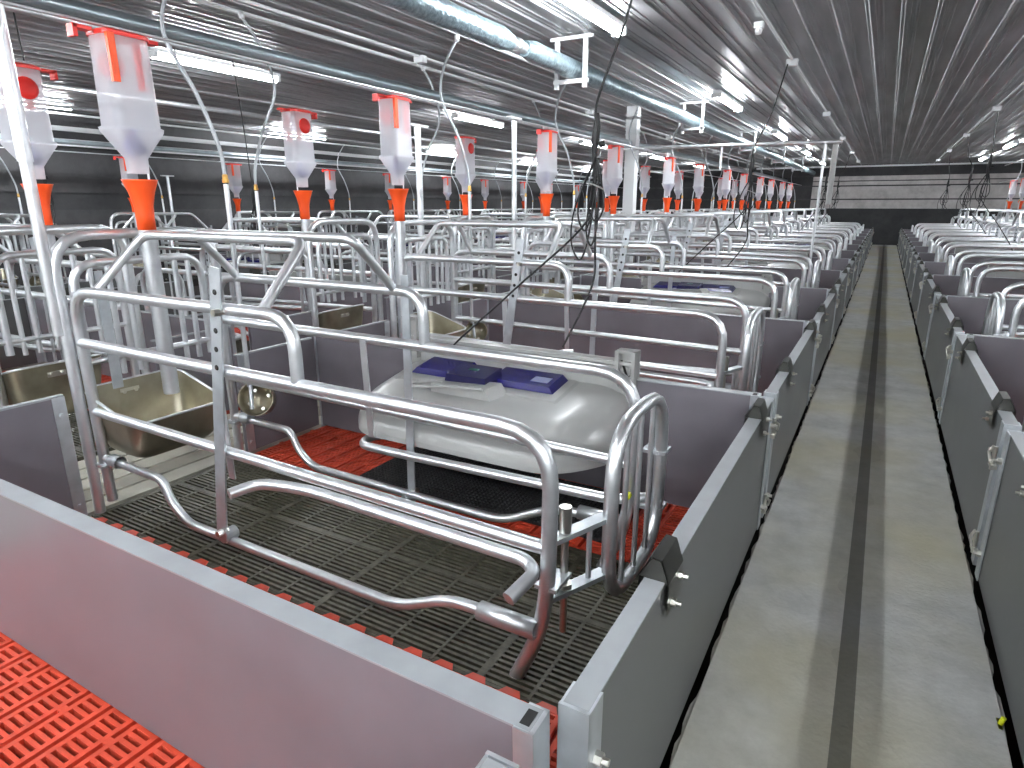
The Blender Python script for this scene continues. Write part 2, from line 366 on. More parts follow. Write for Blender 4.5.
def make_crate():
    root = empty('farrowing_crate', (CX, CY, 0), '', 'crate')
    O = (CX, CY, 0)
    def P(name, b, m='galv', par=root, lab=None): return b.build(name, m, par, O, lab)
    for Y, s in ((YA, 1), (YZ, -1)):
        P('top_rail', MB().tube([(-2.60, Y, .05), (-2.62, Y, .905), (-1.44, Y, .905), (-1.44, Y, .70)], .020, .13))
        P('middle_rail', MB().tube([(-2.61, Y, .705), (-.605, Y, .70), (-.61, Y, .30), (-.63, Y, .15), (-.70, Y, -.01)], .0205, .14))
        P('lower_rail', MB().tube([(-2.61, Y, .43), (-.62, Y, .40)], .018))
        fr = P('floor_rail', MB().tube([(-2.6, Y, .235), (-2.22, Y, .225), (-2.19, Y, .15), (-2.10, Y, .075), (-1.1, Y, .068), (-.9, Y-s*.01, .165), (-.72, Y-s*.02, .172)], .0165, .07))
        P('end_sleeve', MB().lathe([(.020, -.80), (.026, -.80), (.026, -.63), (.0215, -.63), (.0215, -.78)], 14, 0, (0, Y-s*.02, .172), 'X'), 'galv', fr)
        P('pipe_clamp', MB().lathe([(.025, -2.55), (.027, -2.54), (.027, -2.50), (.025, -2.49)], 12, 0, (0, Y, .235), 'X').box(-2.64, -2.57, Y-.03, Y+.03, .20, .212), 'galv_flat', fr)
        if s > 0:
            P('swing_bar', MB().tube([(-1.65, 1.125, .352), (-1.62, 1.21, .362), (-1.45, Y-.005, .368), (-.67, Y-.005, .355), (-.63, Y-.03, .345), (-.655, 1.13, .315)], .018, .09))
        else:
            P('swing_bar', MB().tube([(-1.74, Y+.15, .245), (-1.83, Y+.10, .24), (-1.80, Y-.0, .24), (-1.6, Y-.02, .25), (-.66, Y-.02, .27), (-.56, Y+.03, .28)], .018, .09))
        t = Y-s*.026
        xa, xb, za, zb = (-1.865, -1.72, .09, 1.035) if s > 0 else (-1.555, -1.54, .04, .96)
        fb = MB().bar((xa, t, za), (xb, t, zb), .05 if s > 0 else .036, .006, (0, 1, 0))
        for k in range(5):
            z = (.72+.06*k) if s > 0 else (.66+.05*k); xx = xa+(z-za)/(zb-za)*(xb-xa)
            fb.lathe([(0, -.0045*s), (.009, -.0045*s), (.009, .0)], 10, 1, (xx, t, z), 'Y')
        fo = P('flat_bar', fb, ['galv_flat', 'hole'])
        P('bolt', MB().lathe([(0, -.02), (.012, -.02), (.012, .02), (0, .02)], 6, 0, (xa+.01, t-s*.004, za+.03), 'Y', False), 'bolt', fo)
        P('bolt', MB().lathe([(0, -.02), (.012, -.02), (.012, .03), (0, .03)], 6, 0, (xb-.004, t-s*.004, .90), 'Y', False), 'bolt', fo)
        P('pivot_bracket', MB().lathe([(0, -.026), (.024, -.026), (.024, .026), (0, .026)], 12, 0, (xa, Y, za+.005), 'Y', False), 'galv_flat', fo)
        xq = -1.86 if s > 0 else -1.72
        P('brace_leg', MB().bar((xq, Y+s*.03, .70), (xq+.015, Y+s*.03, .30), .03, .006, (0, 1, 0)))
        yt = Y+s*.2
        P('top_brace', MB().tube([(-2.46, Y, .905), (-2.44, yt, 1.105), (-1.58, yt, 1.105), (-1.57, Y, .905)], .0165, .05))
    # head gate
    hg = P('head_gate', MB().tube([(-2.64, 1.215, 0), (-2.64, 1.215, 1.105), (-2.64, 1.885, 1.105), (-2.64, 1.885, 0)], .0205, .15))
    P('inner_hoop', MB().tube([(-2.63, 1.265, .05), (-2.63, 1.265, 1.0), (-2.63, 1.80, 1.0), (-2.63, 1.80, .56)], .0165, .1).tube([(-2.63, 1.26, .62), (-2.63, 1.86, .62)], .0125), 'galv', hg)
    for y in (1.40, 1.47, 1.60, 1.68, 1.74):
        P('vertical_bar', MB().tube([(-2.63, y, .55), (-2.63, y, 1.0)], .0115, 0, 8), 'galv', hg)
    P('slotted_strip', MB().box(-2.615, -2.609, 1.335, 1.375, .50, .90), 'galv_flat', hg)
    # rear gate and its latch
    rg = P('rear_gate', MB().tube([(-.53, 1.46, .13), (-.53, 1.46, .66), (-.53, 1.90, .66), (-.53, 1.90, .13)], .0205, .17, closed=True))
    for y in (1.57, 1.68, 1.79): P('gate_rod', MB().tube([(-.53, y, .14), (-.53, y, .645)], .0085, 0, 8), 'galv', rg)
    for y, z in ((1.9, .24), (1.9, .44)): P('hinge_lug', MB().box(-.585, -.51, y-.02, y+.05, z, z+.012).lathe([(.012, z-.02), (.014, z-.02), (.014, z+.03), (0, z+.03)], 10, 0, (-.57, 1.94, 0)), 'galv_flat', rg)
    la = P('latch_arm', MB().bar((-.622, 1.27, .405), (-.545, 1.47, .405), .038, .014).bar((-.622, 1.27, .245), (-.545, 1.47, .235), .038, .014).tube([(-.568, 1.41, .24), (-.568, 1.41, .40)], .008, 0, 8).box(-.64, -.58, 1.235, 1.33, .29, .30), 'galv_flat')
    P('latch_pin', MB().tube([(-.60, 1.325, .12), (-.60, 1.325, .46)], .010).tube([(-.60, 1.325, .415), (-.60, 1.325, .485)], .0165).lathe([(0, .255), (.022, .255), (.022, .268), (0, .268)], 6, 0, (-.60, 1.325, 0), 'Z', False), 'bolt', la)
    P('yellow_cap', MB().lathe([(0, -.014), (.012, -.01), (.012, .01), (0, .014)], 10, 0, (-.60, YZ-.06, .315), 'Y'), 'yellow')
    make_trough(root, O)
    return root
crate0 = make_crate(); crate_used = False
used = {}
def inst(proto_key, make, x, y, ri):
    """first use moves the prototype itself, later uses copy it and its parts"""
    if proto_key not in used: o = make(); used[proto_key] = o
    else: o = copy_tree(used[proto_key])
    place(o, x, y, ri); return o

# ---- feed hopper ----
def rrect(cx, cy, a, b, z, c):
    R = []
    for sx, sy, a0 in ((1, 1, 0), (-1, 1, 90), (-1, -1, 180), (1, -1, 270)):
        for k in range(4):
            t = math.radians(a0+k*30); R.append((cx+sx*(a/2-c)+c*math.cos(t), cy+sy*(b/2-c)+c*math.sin(t), z))
    return R
def make_hopper():
    x, y = -2.5, 1.52; r = empty('feed_hopper', (x, y, .45), '', 'feeder'); O = (x, y, .45)
    b = MB().loft([rrect(x, y, .06, .07, 1.33, .02), rrect(x, y, .062, .073, 1.385, .02), rrect(x, y, .135, .19, 1.478, .03), rrect(x, y, .14, .195, 1.492, .03), rrect(x, y, .13, .18, 1.497, .035), rrect(x, y, .125, .17, 1.80, .035)], cap0=False, cap1=False)
    body = b.build('hopper_body', 'hopper', r, O)
    MB().lathe([(0, 1.50), (.012, 1.482), (.032, 1.445), (.043, 1.42), (.036, 1.402), (0, 1.392)], 14, 0, (x, y, 0)).build('dosing_cone', 'blue_grey', body, O)
    ld = MB().loft([rrect(x, y, .135, .18, 1.797, .035), rrect(x, y, .135, .18, 1.810, .035), rrect(x, y, .10, .15, 1.818, .03)], sm=False)
    ld.box(x-.02, x+.02, y-.16, y-.10, 1.803, 1.815).box(x-.02, x+.02, y-.165, y-.15, 1.775, 1.815).box(x-.02, x+.02, y+.10, y+.14, 1.80, 1.813)
    lid = ld.build('lid', 'redplastic', r, O)
    MB().box(x+.055, x+.071, y-.08, y-.055, 1.64, 1.80).build('dosing_slider', 'orange', r, O)
    MB().box(x+.050, x+.060, y+.018, y+.04, 1.62, 1.78).build('scale_strip', 'redplastic', r, O)
    MB().lathe([(0, -.074), (.03, -.072), (.046, -.067), (.05, -.055), (.03, -.052), (0, -.052)], 18, 0, (x, y-.005, 1.715), 'X').build('inspection_cap', 'redplastic', r, O)
    MB().lathe([(.031, 1.12), (.033, 1.12), (.033, 1.17), (.035, 1.21), (.046, 1.26), (.061, 1.302), (.064, 1.308), (.06, 1.308), (.044, 1.262), (.033, 1.21)], 20, 0, (x, y, 0)).build('funnel', 'orange', r, O)
    MB().tube([(x, y, 1.14), (x, y, .45)], .031, 0, 14, caps=False).lathe([(.031, 0), (.028, 0), (.028, .2)], 14, 0, (x, y, .45)).build('drop_pipe', 'galv', r, O)
    MB().tube([(x+.02, y+.025, 1.29), (x+.021, y+.026, 1.345)], .004, 0, 6).build('guide_wire', 'galv', r, O)
    return r
# ---- steel water pipe with clear hose up to the water line ----
def make_water():
    x, y = -2.47, 1.86; r = empty('water_pipe', (x, y, .40), '', 'pipe'); O = (x, y, .40)
    MB().tube([(x, y, .40), (x, y, 1.30)], .0115).build('steel_pipe', 'galv', r, O)
    MB().lathe([(.0115, 1.305), (.014, 1.305), (.014, 1.32), (.0115, 1.32), (.0115, 1.335), (.009, 1.34)], 8, 0, (x, y, 0), 'Z', False).build('fitting', 'brass', r, O)
    P = []
    K = [(x, y, 1.33), (x-.01, y-.005, 1.45), (x-.05, y-.05, 1.65), (x-.14, y-.10, 1.88), (x-.17, y-.02, 2.08), (x-.13, y+.08, 2.26)]
    for i in range(len(K)-1):
        p0 = Vector(K[max(i-1, 0)]); p1 = Vector(K[i]); p2 = Vector(K[i+1]); p3 = Vector(K[min(i+2, len(K)-1)])
        for j in range(6):
            t = j/6; P.append(.5*((2*p1)+(p2-p0)*t+(2*p0-5*p1+4*p2-p3)*t*t+(3*p1-p0-3*p2+p3)*t**3))
    P.append(Vector(K[-1]))
    MB().tube(P, .0085, 0, 8).build('hose', 'hose', r, O)
    MB().lathe([(.012, 2.25), (.016, 2.25), (.016, 2.285), (0, 2.285)], 10, 0, (x-.13, y+.08, 0)).build('tee', 'white_dull', r, O)
    return r
def make_cup():
    x, y = -2.45, 1.88; r = empty('drinking_bowl', (x, y, .32), '', 'bowl'); O = (x, y, .32)
    n = Vector((.55, -.75, .36)).normalized(); q = n.to_track_quat('Z', 'Y').to_matrix()
    def tr(b):
        b.v = [tuple((q @ Vector((v[0], v[1], v[2])))*1.12+Vector((x, y, .335))) for v in b.v]; return b
    bo = tr(MB().lathe([(0, -.03), (.058, -.03), (.066, -.01), (.068, .03), (.072, .032), (.072, .028), (.068, -.034), (0, -.04)], 24)).build('bowl', 'stainless', r, O)
    for k in range(4):
        a = k*math.pi/2+.4; tr(MB().lathe([(.008, -.028), (.008, -.02), (0, -.02)], 6, 0, (.042*math.cos(a), .042*math.sin(a), 0), 'Z', False)).build('bolt', 'bolt', bo, O)
    MB().tube([(x-.01, y-.02, .42), (x+.01, y-.04, .35), (x+.025, y-.055, .305)], .0095, 0, 8).build('nipple', 'galv_flat', r, O)
    return r
# ---- boards ----
def make_partition():
    r = empty('partition_panel', (-1.47, Y0-.0225, 0), '', 'partition'); O = (-1.47, Y0-.0225, 0)
    MB().box(XH+.02, -.325, Y0-.04, Y0-.003, .012, HP-.004, 0).box(XH+.02, -.325, Y0-.043, Y0, HP-.004, HP, 1).build('board', ['pvc', 'pvc_lit_top'], r, O)
    MB().box(-.325, -.318, Y0-.046, Y0+.003, .012, HP).box(-.35, -.318, Y0-.047, Y0-.043, .012, HP).box(-.35, -.318, Y0, Y0+.004, .012, HP).box(-.345, -.330, Y0-.036, Y0-.008, HP, HP+.001, 1).build('end_channel', ['galv_flat', 'hole'], r, O)
    MB().box(XH, XH+.02, Y0-.035, Y0-.008, 0, HP).build('wall_post', 'galv_flat', r, O)
    return r
def make_gate():
    y0, y1 = Y0+.025, Y0+PW-.05; r = empty('pen_gate', (XL-.02, (y0+y1)/2, 0), '', 'gate'); O = (XL-.02, (y0+y1)/2, 0)
    MB().box(XL-.038, XL-.002, y0, y1, .012, HP-.004, 0).box(XL-.04, XL, y0, y1, HP-.004, HP, 1).build('board', ['pvc_gate', 'pvc_lit_top'], r, O)
    for y, s in ((y0, 1), (y1, -1)):
        a, bb = sorted((y-s*.006, y+s*.045))
        e = MB().box(XL, XL+.004, a, bb, .012, HP).box(XL-.044, XL-.04, a, bb, .012, HP)
        a, bb = sorted((y-s*.008, y-s*.002)); e.box(XL-.044, XL+.004, a, bb, .012, HP+.002).build('end_channel', 'galv_flat', r, O)
        for z in (.43, .10):
            MB().lathe([(0, 0), (.011, 0), (.011, .012), (.006, .012), (.006, .022), (0, .022)], 6, 0, (XL+.004, y+s*.022, z), 'X', False).build('bolt', 'bolt', r, O)
    for z in (.40, .09):
        MB().tube([(XL+.012, y1+.012, z-.03), (XL+.012, y1+.012, z+.05)], .007, 0, 8).box(XL+.002, XL+.02, y1-.015, y1+.04, z-.02, z-.008).tube([(XL+.015, y1-.01, z+.045), (XL+.028, y1+.01, z+.03), (XL+.022, y1+.03, z+.0)], .0045, 0, 6).build('latch', 'bolt', r, O)
    for y in (Y0+.44, Y0+1.53):
        a, c = y-.05, y+.05; f = .018
        prof = [(XL+.006, HP-.075), (XL+.006, HP-.005), (XL-.010, HP+.042), (XL-.028, HP+.044), (XL-.05, HP+.002), (XL-.05, HP-.06)]
        V = [(p[0], yy, p[1]) for yy in (a, c) for p in prof]; n = len(prof)
        F = [(i, i+1, n+i+1, n+i) for i in range(n-1)]
        cl = MB().add(V, F).add([(p[0], yy, p[1]) for yy in (a-.001, c+.001) for p in prof[1:5]], [(0,1,2,3), (7,6,5,4)])
        V = [(p[0]+.002*(1 if p[0] > XL-.02 else -1), yy, p[1]+.002) for yy in (a, c) for p in prof]; cl.add(V, F)
        k = cl.build('hook_clip', 'clip', r, O)
        for zz, yy in ((HP-.02, y+.022), (HP-.055, y-.022)): MB().lathe([(0, 0), (.008, 0), (.008, .01), (.004, .01), (.004, .02), (0, .02)], 6, 0, (XL+.007, yy, zz), 'X', False).build('clip_bolt', 'bolt', k, O)
    return r
def make_head(y0, y1):
    r = empty('head_panel', (XH-.01, (y0+y1)/2, 0), '', 'panel'); O = (XH-.01, (y0+y1)/2, 0)
    MB().box(XH-.02, XH, y0, y1, .012, .508, 0).box(XH-.022, XH+.002, y0, y1, .508, .516, 1).build('board', ['pvc', 'pvc_lit_top'], r, O)
    e = y1-.045 if y0 < Y0+.3 else y0
    pl = MB().box(XH+.002, XH+.006, e, e+.045, .012, .51)
    pl.lathe([(0, 0), (.009, 0), (.009, .008), (0, .008)], 6, 0, (XH+.006, e+.022, .44), 'X', False).lathe([(0, 0), (.009, 0), (.009, .008), (0, .008)], 6, 0, (XH+.006, e+.022, .06), 'X', False).build('edge_plate', 'galv_flat', r, O)
    return r
# ---- creep lid: moulded white cover with blue heater panels ----
LX0, LX1, LY0, LY1 = -2.0, -.79, 1.90, 2.425
def lidz(u, v):     # u across 0..1, v front 0..1 back
    rim = .29+.10*v
    eu = min(1, min(u, 1-u)/.16); ev = min(1, v/.42)
    hu = math.sqrt(max(0, 1-(1-eu)**2)); hv = math.sqrt(max(0, 1-(1-ev)**2.2))
    return rim+(.125-.03*v)*hu*hv
def make_lid():
    cx, cy = (LX0+LX1)/2, 2.2; r = empty('creep_lid', (cx, cy, .33), '', 'cover'); O = (cx, cy, .33)
    NU, NV = 48, 26; V = []; F = []
    for i in range(NU+1):
        u = (1-math.cos(math.pi*i/NU))/2
        for j in range(NV+1):
            v = j/NV; v = v**1.5
            # rounded front corners in plan
            e = min(u, 1-u); q = max(0, 1-e/.22); yy = LY0+(LY1-LY0)*(v+(1-v)*(.40*q**2.6))
            V.append((LX0+(LX1-LX0)*u, yy, lidz(u, v)))
    n = NV+1
    for i in range(NU):
        for j in range(NV): F.append((i*n+j, (i+1)*n+j, (i+1)*n+j+1, i*n+j+1))
    b = MB().add(V, F, 0, True)
    # rim lip: walk round the edge
    edge = [i*n for i in range(NU+1)]; lip = []
    lo = [V[k] for k in edge]
    L2 = [(p[0], p[1], p[2]-.022) for p in lo]; nn = len(lo)
    b.add(lo+L2, [(i+1, i, nn+i, nn+i+1) for i in range(nn-1)], 0, True)
    for i0 in (0, NU*n):
        c = [V[i0+j] for j in range(n)]; c2 = [(p[0], p[1], p[2]-.022) for p in c]; b.add(c+c2, [(i, i+1, n+i+1, n+i) for i in range(n-1)], 0, True)
    dome = b.build('dome', 'white', r, O)
    dome.data.materials[0] = M['white']
    bk = MB().box(LX0+.04, LX1-.02, LY1-.008, LY1+.012, .435, .600)
    bk.box(LX0+.04, LX1-.02, LY1-.03, LY1+.03, .585, .600)
    for k in range(3):
        xx = LX0+.22+k*.38
        bk.box(xx, xx+.19, LY1-.014, LY1-.008, .545, .577)
        for j in range(5): bk.box(xx+.04+j*.022, xx+.050+j*.022, LY1-.02, LY1-.012, .545, .573)
    back = bk.build('back_rail', 'white', r, O)
    for xx in (LX0+.02, LX1-.09):
        up = .05 if xx < -1.5 else 0
        h = MB().box(xx, xx+.085, LY1-.012, LY1+.016, .465, .645+up).box(xx, xx+.016, LY1-.04, LY1+.03, .495, .645+up).box(xx+.07, xx+.085, LY1-.04, LY1+.03, .495, .645+up).box(xx, xx+.085, LY1-.035, LY1+.03, .635+up, .645+up)
        h.build('hinge_hook', 'white', back, O)
        MB().tube([(xx+.022, LY1-.02, .605), (xx+.05, LY1-.02, .535), (xx+.066, LY1-.02, .545), (xx+.066, LY1-.02, .570)], .005, 0, 6).build('hook_slot', 'clip', back, O)
    # raised tray, blue heater wedges, control box with cable loop
    def zt(v): return .33+.17*v+.15-.03*v
    def slab(x0, x1, ya, yb, h0, h1, inset=.0):
        za, zb = .478+(.618-.478)*0, 0
        f = lambda y: lidz(.5, (y-LY0)/(LY1-LY0))
        P = [(x0, ya, f(ya)+h0), (x1, ya, f(ya)+h0), (x1, yb, f(yb)+h0), (x0, yb, f(yb)+h0), (x0+inset, ya+inset*.5, f(ya)+h1), (x1-inset, ya+inset*.5, f(ya)+h1), (x1-inset, yb-inset*.3, f(yb)+h1), (x0+inset, yb-inset*.3, f(yb)+h1)]
        return MB().add(P, [(0,3,2,1),(4,5,6,7),(0,1,5,4),(1,2,6,5),(2,3,7,6),(3,0,4,7)])
    slab(-1.86, -1.03, 2.17, 2.41, -.006, .008, .02).build('raised_tray', 'white', dome, O)
    slab(-1.82, -1.53, 2.235, 2.395, .0, .034, .03).build('heater_panel', 'blue', r, O)
    p2 = slab(-1.42, -1.08, 2.235, 2.395, .0, .034, .03).build('heater_panel', 'blue', r, O)
    slab(-1.21, -1.13, 2.275, 2.33, .034, .0355).build('printed_label', 'label', p2, O)
    slab(-1.54, -1.41, 2.27, 2.38, .0, .028).build('heater_bridge', 'blue2', r, O)
    cb = slab(-1.57, -1.35, 2.15, 2.29, .005, .066, .012).build('control_box', 'blue2', r, O)
    slab(-1.49, -1.44, 2.225, 2.245, .066, .0672).build('display', 'led', cb, O)
    sh = MB(); f = lambda y: lidz(.5, (y-LY0)/(LY1-LY0))
    P = [(-1.30+.0, 2.10, f(2.10)), (-1.27, 2.19, f(2.19)), (-1.30, 2.19, f(2.19)+.045), (-1.33, 2.10, f(2.10)+.045), (-1.60, 2.10, f(2.10)), (-1.60, 2.19, f(2.19)), (-1.60, 2.19, f(2.19)+.03), (-1.60, 2.10, f(2.10)+.035)]
    sh.add(P, [(0,1,2,3),(0,3,7,4),(3,2,6,7),(4,7,6,5)])
    sh.build('cable_shelf', 'white', dome, O)
    MB().tube([(-1.56, 2.13, f(2.13)+.04), (-1.66, 2.15, f(2.15)+.02), (-1.72, 2.11, f(2.1)+.015), (-1.66, 2.06, f(2.06)+.03), (-1.5, 2.07, f(2.07)+.05), (-1.33, 2.09, f(2.09)+.05)], .006, .05, 8).build('white_lead', 'white', r, O)
    return r
def make_mat():
    b = MB(); x0, x1, y0, y1 = -1.95, -.72, 2.0, 2.42
    b.box(x0, x1, y0, y1, .001, .012)
    nx, ny = 62, 20
    for i in range(nx):
        for j in range(ny):
            x = x0+(i+.5)*(x1-x0)/nx; y = y0+(j+.5)*(y1-y0)/ny; b.add([(x-.006, y-.006, .012), (x+.006, y-.006, .012), (x+.006, y+.006, .012), (x-.006, y+.006, .012), (x, y, .018)], [(0,1,4),(1,2,4),(2,3,4),(3,0,4)])
    return b.build('rubber_mat', 'mat', None, ((x0+x1)/2, (y0+y1)/2, 0))

# place everything pen by pen
first_crate = [True]
for ri, (rname, ox, s, key) in enumerate(ROWS):
    xlo, xhi = sorted((rx(ri, XH), rx(ri, XL)))
    for k in range(0, NP+1):
        y = yp(k); odd = k % 2; Dy = (k-1)*PW
        ph = pen_phrase(ri, k)
        if not seen(xlo, xhi, y-.05, y+PW, 0, 1.12): 
            continue
        if k == 0:
            if ri == 0: pen_floor(XH+.01, y, 0, True)
            else: pen_floor(xlo+(.01 if s > 0 else .05), y, 0, True)
            if ri != 0: continue
        else: pen_floor(xlo+(.01 if s > 0 else .05), y, odd)
        def yy(v):       # row-one, pen-one y carried to this pen, turned round in the rows that face the other way
            return v+Dy if s > 0 else (2*(Y0+PW/2)-v)+Dy
        if k > 0:
            cy = CY+Dy+dy(k)
            if first_crate[0]: c = crate0; first_crate[0] = False
            else: c = copy_tree(crate0)
            place(c, CX, cy, ri)
            if s < 0:
                for ch in c.children:
                    if ch.name.startswith('feed_trough'): ch.scale.y = -1
            c['label'] = 'galvanised tube sow crate '+ph; c['group'] = 'farrowing crates in rows'
            hy = 1.52+Dy if odd else 1.33+Dy
            hx = -2.525 if k == 1 else -2.52 if ri == 1 else -2.575
            if ri == 1: hy += .07
            h = inst('hopper', make_hopper, hx, hy, ri); h['label'] = 'translucent feed hopper on orange funnel '+ph; h['group'] = 'feed hoppers above the crates'
            wp = inst('water', make_water, -2.47, {0: 1.86, 1: .97, 2: 1.86, 3: .97, 4: 1.86}[ri]+Dy+dy(k), ri); wp['label'] = 'thin steel water pipe and clear hose '+ph; wp['group'] = 'water pipes with hoses'
            if s > 0 and k <= 8:
                cu = inst('cup', make_cup, -2.45, 1.88+Dy+dy(k), ri); cu['label'] = 'round stainless drinking bowl '+ph; cu['group'] = 'drinking bowls'
            if odd and s > 0:
                l = inst('lid', make_lid, (LX0+LX1)/2, 2.2+Dy, ri); l['label'] = 'white creep cover with blue heater '+ph; l['group'] = 'creep covers'
                if 'mat' not in used: used['mat'] = make_mat(); mt = used['mat']
                else: mt = used['mat'].copy(); C.collection.objects.link(mt)
                place(mt, -1.335, 2.21+Dy, ri); tag(mt, 'black rubber mat '+ph, 'mat', 'rubber mats under creep covers')
            if odd and s < 0:
                l = inst('lid', make_lid, (LX0+LX1)/2, yy(2.2), ri); l['label'] = 'white creep cover with blue heater '+ph; l['group'] = 'creep covers'
            y1 = cy-.385; y2 = cy+.385
            for nm, (a, c2) in (('near', (Y0, 1.165)), ('far', (1.935, Y0+PW-.05))):
                q = inst('head'+nm, (lambda a=a, c2=c2: make_head(a, c2)), XH-.01, (a+c2)/2+Dy+dy(k)*(1 if nm == 'near' else 1), ri)
                q['label'] = 'grey board %s the trough %s' % ('before' if nm == 'near' else 'after', ph); q['group'] = 'grey head boards'
            g = inst('gate', make_gate, XL-.02, (Y0+.025+Y0+PW-.05)/2+Dy, ri); g['label'] = 'grey aisle gate board '+ph; g['group'] = 'aisle gates'
        pp = inst('part', make_partition, -1.47, Y0-.0225+Dy, ri); pp['label'] = 'grey dividing board at the near side %s' % ph.replace('in the', 'of the', 1); pp['group'] = 'dividing boards between pens'
        pp['category'] = 'partition'
        if ri == 0 and k == 1: pp.rotation_euler.x = .03; pp.location.y += .012      # the front board leans a little out of true
    if True:
        pp = copy_tree(used['part']); place(pp, -1.47, Y0-.0225+NP*PW, ri); pp['label'] = 'grey dividing board closing the far end of the row '+rname
# gate of the pen the photographer stands beside
g = copy_tree(used['gate']); place(g, XL-.065, (Y0+.025+Y0+PW-.05)/2-PW-.06, 0); g['label'] = 'grey gate board of the pen in front of the front crate, nearest the camera'

# ================= SERVICES UNDER THE CEILING =================
def make_lamp():
    r = empty('ceiling_lamp', (0, 0, 2.30), '', 'lamp')
    MB().box(-.035, .035, -.63, .63, .075, .105).box(-.05, .05, -.61, -.58, .03, .08).box(-.05, .05, .58, .61, .03, .08).build('housing', 'white_dull', r)
    MB().tube([(0, -.6, .045), (0, .6, .045)], .021, 0, 12).build('tube', 'tube', r)
    MB().box(-.006, .006, -.4, -.39, .10, .13).box(-.006, .006, .39, .4, .10, .13).build('hanger', 'galv', r)
    return r
lamp0 = None
for X, nm in ((-1.75, 'left of the aisle'), (-5.15, 'over the second row'), (-8.75, 'by the left wall'), (1.95, 'right of the aisle'), (5.3, 'by the right wall')):
    for k in range(-2, 5):
        y = 3.95+4.15*k
        l = make_lamp() if lamp0 is None else copy_tree(lamp0); lamp0 = lamp0 or l
        l.location = (X, y, 2.295)
        tag(l, 'glowing fluorescent lamp in the line %s, %s from the front' % (nm, ORD[k+2]), 'lamp', 'fluorescent ceiling lamps')
for i, (x, y) in enumerate(((-6.2, -1.9), (-3.6, -1.9), (-1.2, -1.9), (1.2, -1.9), (-6.2, -3.6), (-3.6, -3.6), (-1.2, -3.6), (1.2, -3.6), (3.8, -1.9))):  # added lamps, out of view, to brighten the near boards and aisle
    l = copy_tree(lamp0); l.location = (x, y, 2.295); l.rotation_euler.z = math.pi/2
    tag(l, 'added fluorescent lamp set crosswise, unseen behind the photographer', 'lamp', 'added crosswise lamps behind the photographer')
def line(name, x, z, r, m, label, cat='pipe', y0=YF, y1=YB-.1, n=12):
    return tag(MB().tube([(x, y0, z), (x, y1, z)], r, 0, n).build(name, m), label, cat)
for X, s in ((-2.6, 'above the nearest row of feeders'), (-3.45, 'above the second row of feeders'), (-9.0, 'above the far left feeders'), (2.76, 'above the right row of feeders')):
    line('water_line', X, 2.30, .013, 'white_dull', 'thin white plastic water line '+s)
line('feed_auger_pipe', -3.0, 1.985, .037, 'pipe_blue', 'thick grey feed pipe running between the two rows of hoppers')
line('feed_auger_pipe', 3.15, 1.985, .037, 'pipe_blue', 'thick grey feed pipe on the right side of the room')
line('feed_auger_pipe', -9.2, 1.99, .03, 'pipe_blue', 'grey feed pipe along the left wall')
for x, z, s in ((-2.52, 1.832, 'over the nearest hoppers'), (-3.46, 1.832, 'over the second line of hoppers'), (-8.66, 1.832, 'over the far left hoppers'), (2.70, 1.832, 'over the right hoppers')):
    line('hopper_cable', x, z, .006, 'galv', 'thin steel cable '+s, 'cable', n=6)
for x, z, s in ((-.87, 2.405, 'left of the aisle'), (1.03, 2.405, 'right of the aisle'), (-3.55, 2.405, 'over the second row')):
    line('electric_conduit', x, z, .011, 'white_dull', 'thin grey electric conduit on the ceiling '+s, 'conduit', n=8)
line('gas_pipe', -4.3, 2.25, .02, 'galv', 'steel pipe under the ceiling over the second row of crates')
line('gas_pipe', -6.1, 2.15, .024, 'galv', 'steel pipe under the ceiling over the second aisle')
line('gas_pipe', -7.6, 2.2, .018, 'galv', 'steel pipe under the ceiling over the far left crates')
# insulated foil pipe with a bare joint and its hangers
fr = empty('insulated_pipe', (-2.2, 4, 2.2), 'foil wrapped insulated pipe hung under the ceiling left of the lamps', 'pipe'); O = (-2.2, 4, 2.2)
for a, c in ((YF, 3.83), (4.02, YB-.1)):
    n = int((c-a)/.12); pts = [(-2.2, a+(c-a)*i/n, 2.2) for i in range(n+1)]
    MB().tube(pts, [.064+.006*random.random() if .0 < i < n else .05 for i in range(n+1)], 0, 14).build('foil_wrap', 'foil', fr, O)
MB().tube([(-2.2, 3.8, 2.2), (-2.2, 4.06, 2.2)], .034, 0, 12).lathe([(.034, 3.9), (.046, 3.9), (.046, 3.95), (.034, 3.95)], 12, 0, (-2.2, 0, 2.2), 'Y').build('bare_joint', 'galv', fr, O)
def make_hanger():
    r = empty('pipe_hanger', (-2.2, 4.75, 2.1), '', 'bracket'); O = (-2.2, 4.75, 2.1); b = MB()
    b.box(-2.37, -2.03, 4.735, 4.765, ZC-.035, ZC-.012)
    for x in (-2.33, -2.10): b.box(x, x+.03, 4.737, 4.763, 2.06, ZC-.012)
    b.box(-2.34, -2.06, 4.737, 4.763, 2.095, 2.125); b.build('steel_frame', 'white_dull', r, O)
    return r
h0 = make_hanger()
for i, y in enumerate((4.75, 8.3, 11.9, 15.5, 19.1)):
    h = h0 if i == 0 else copy_tree(h0); h.location.y = y
    tag(h, 'white steel hanger frame %s along the foil wrapped pipe' % ORD[i], 'bracket', 'hangers of the foil pipe')
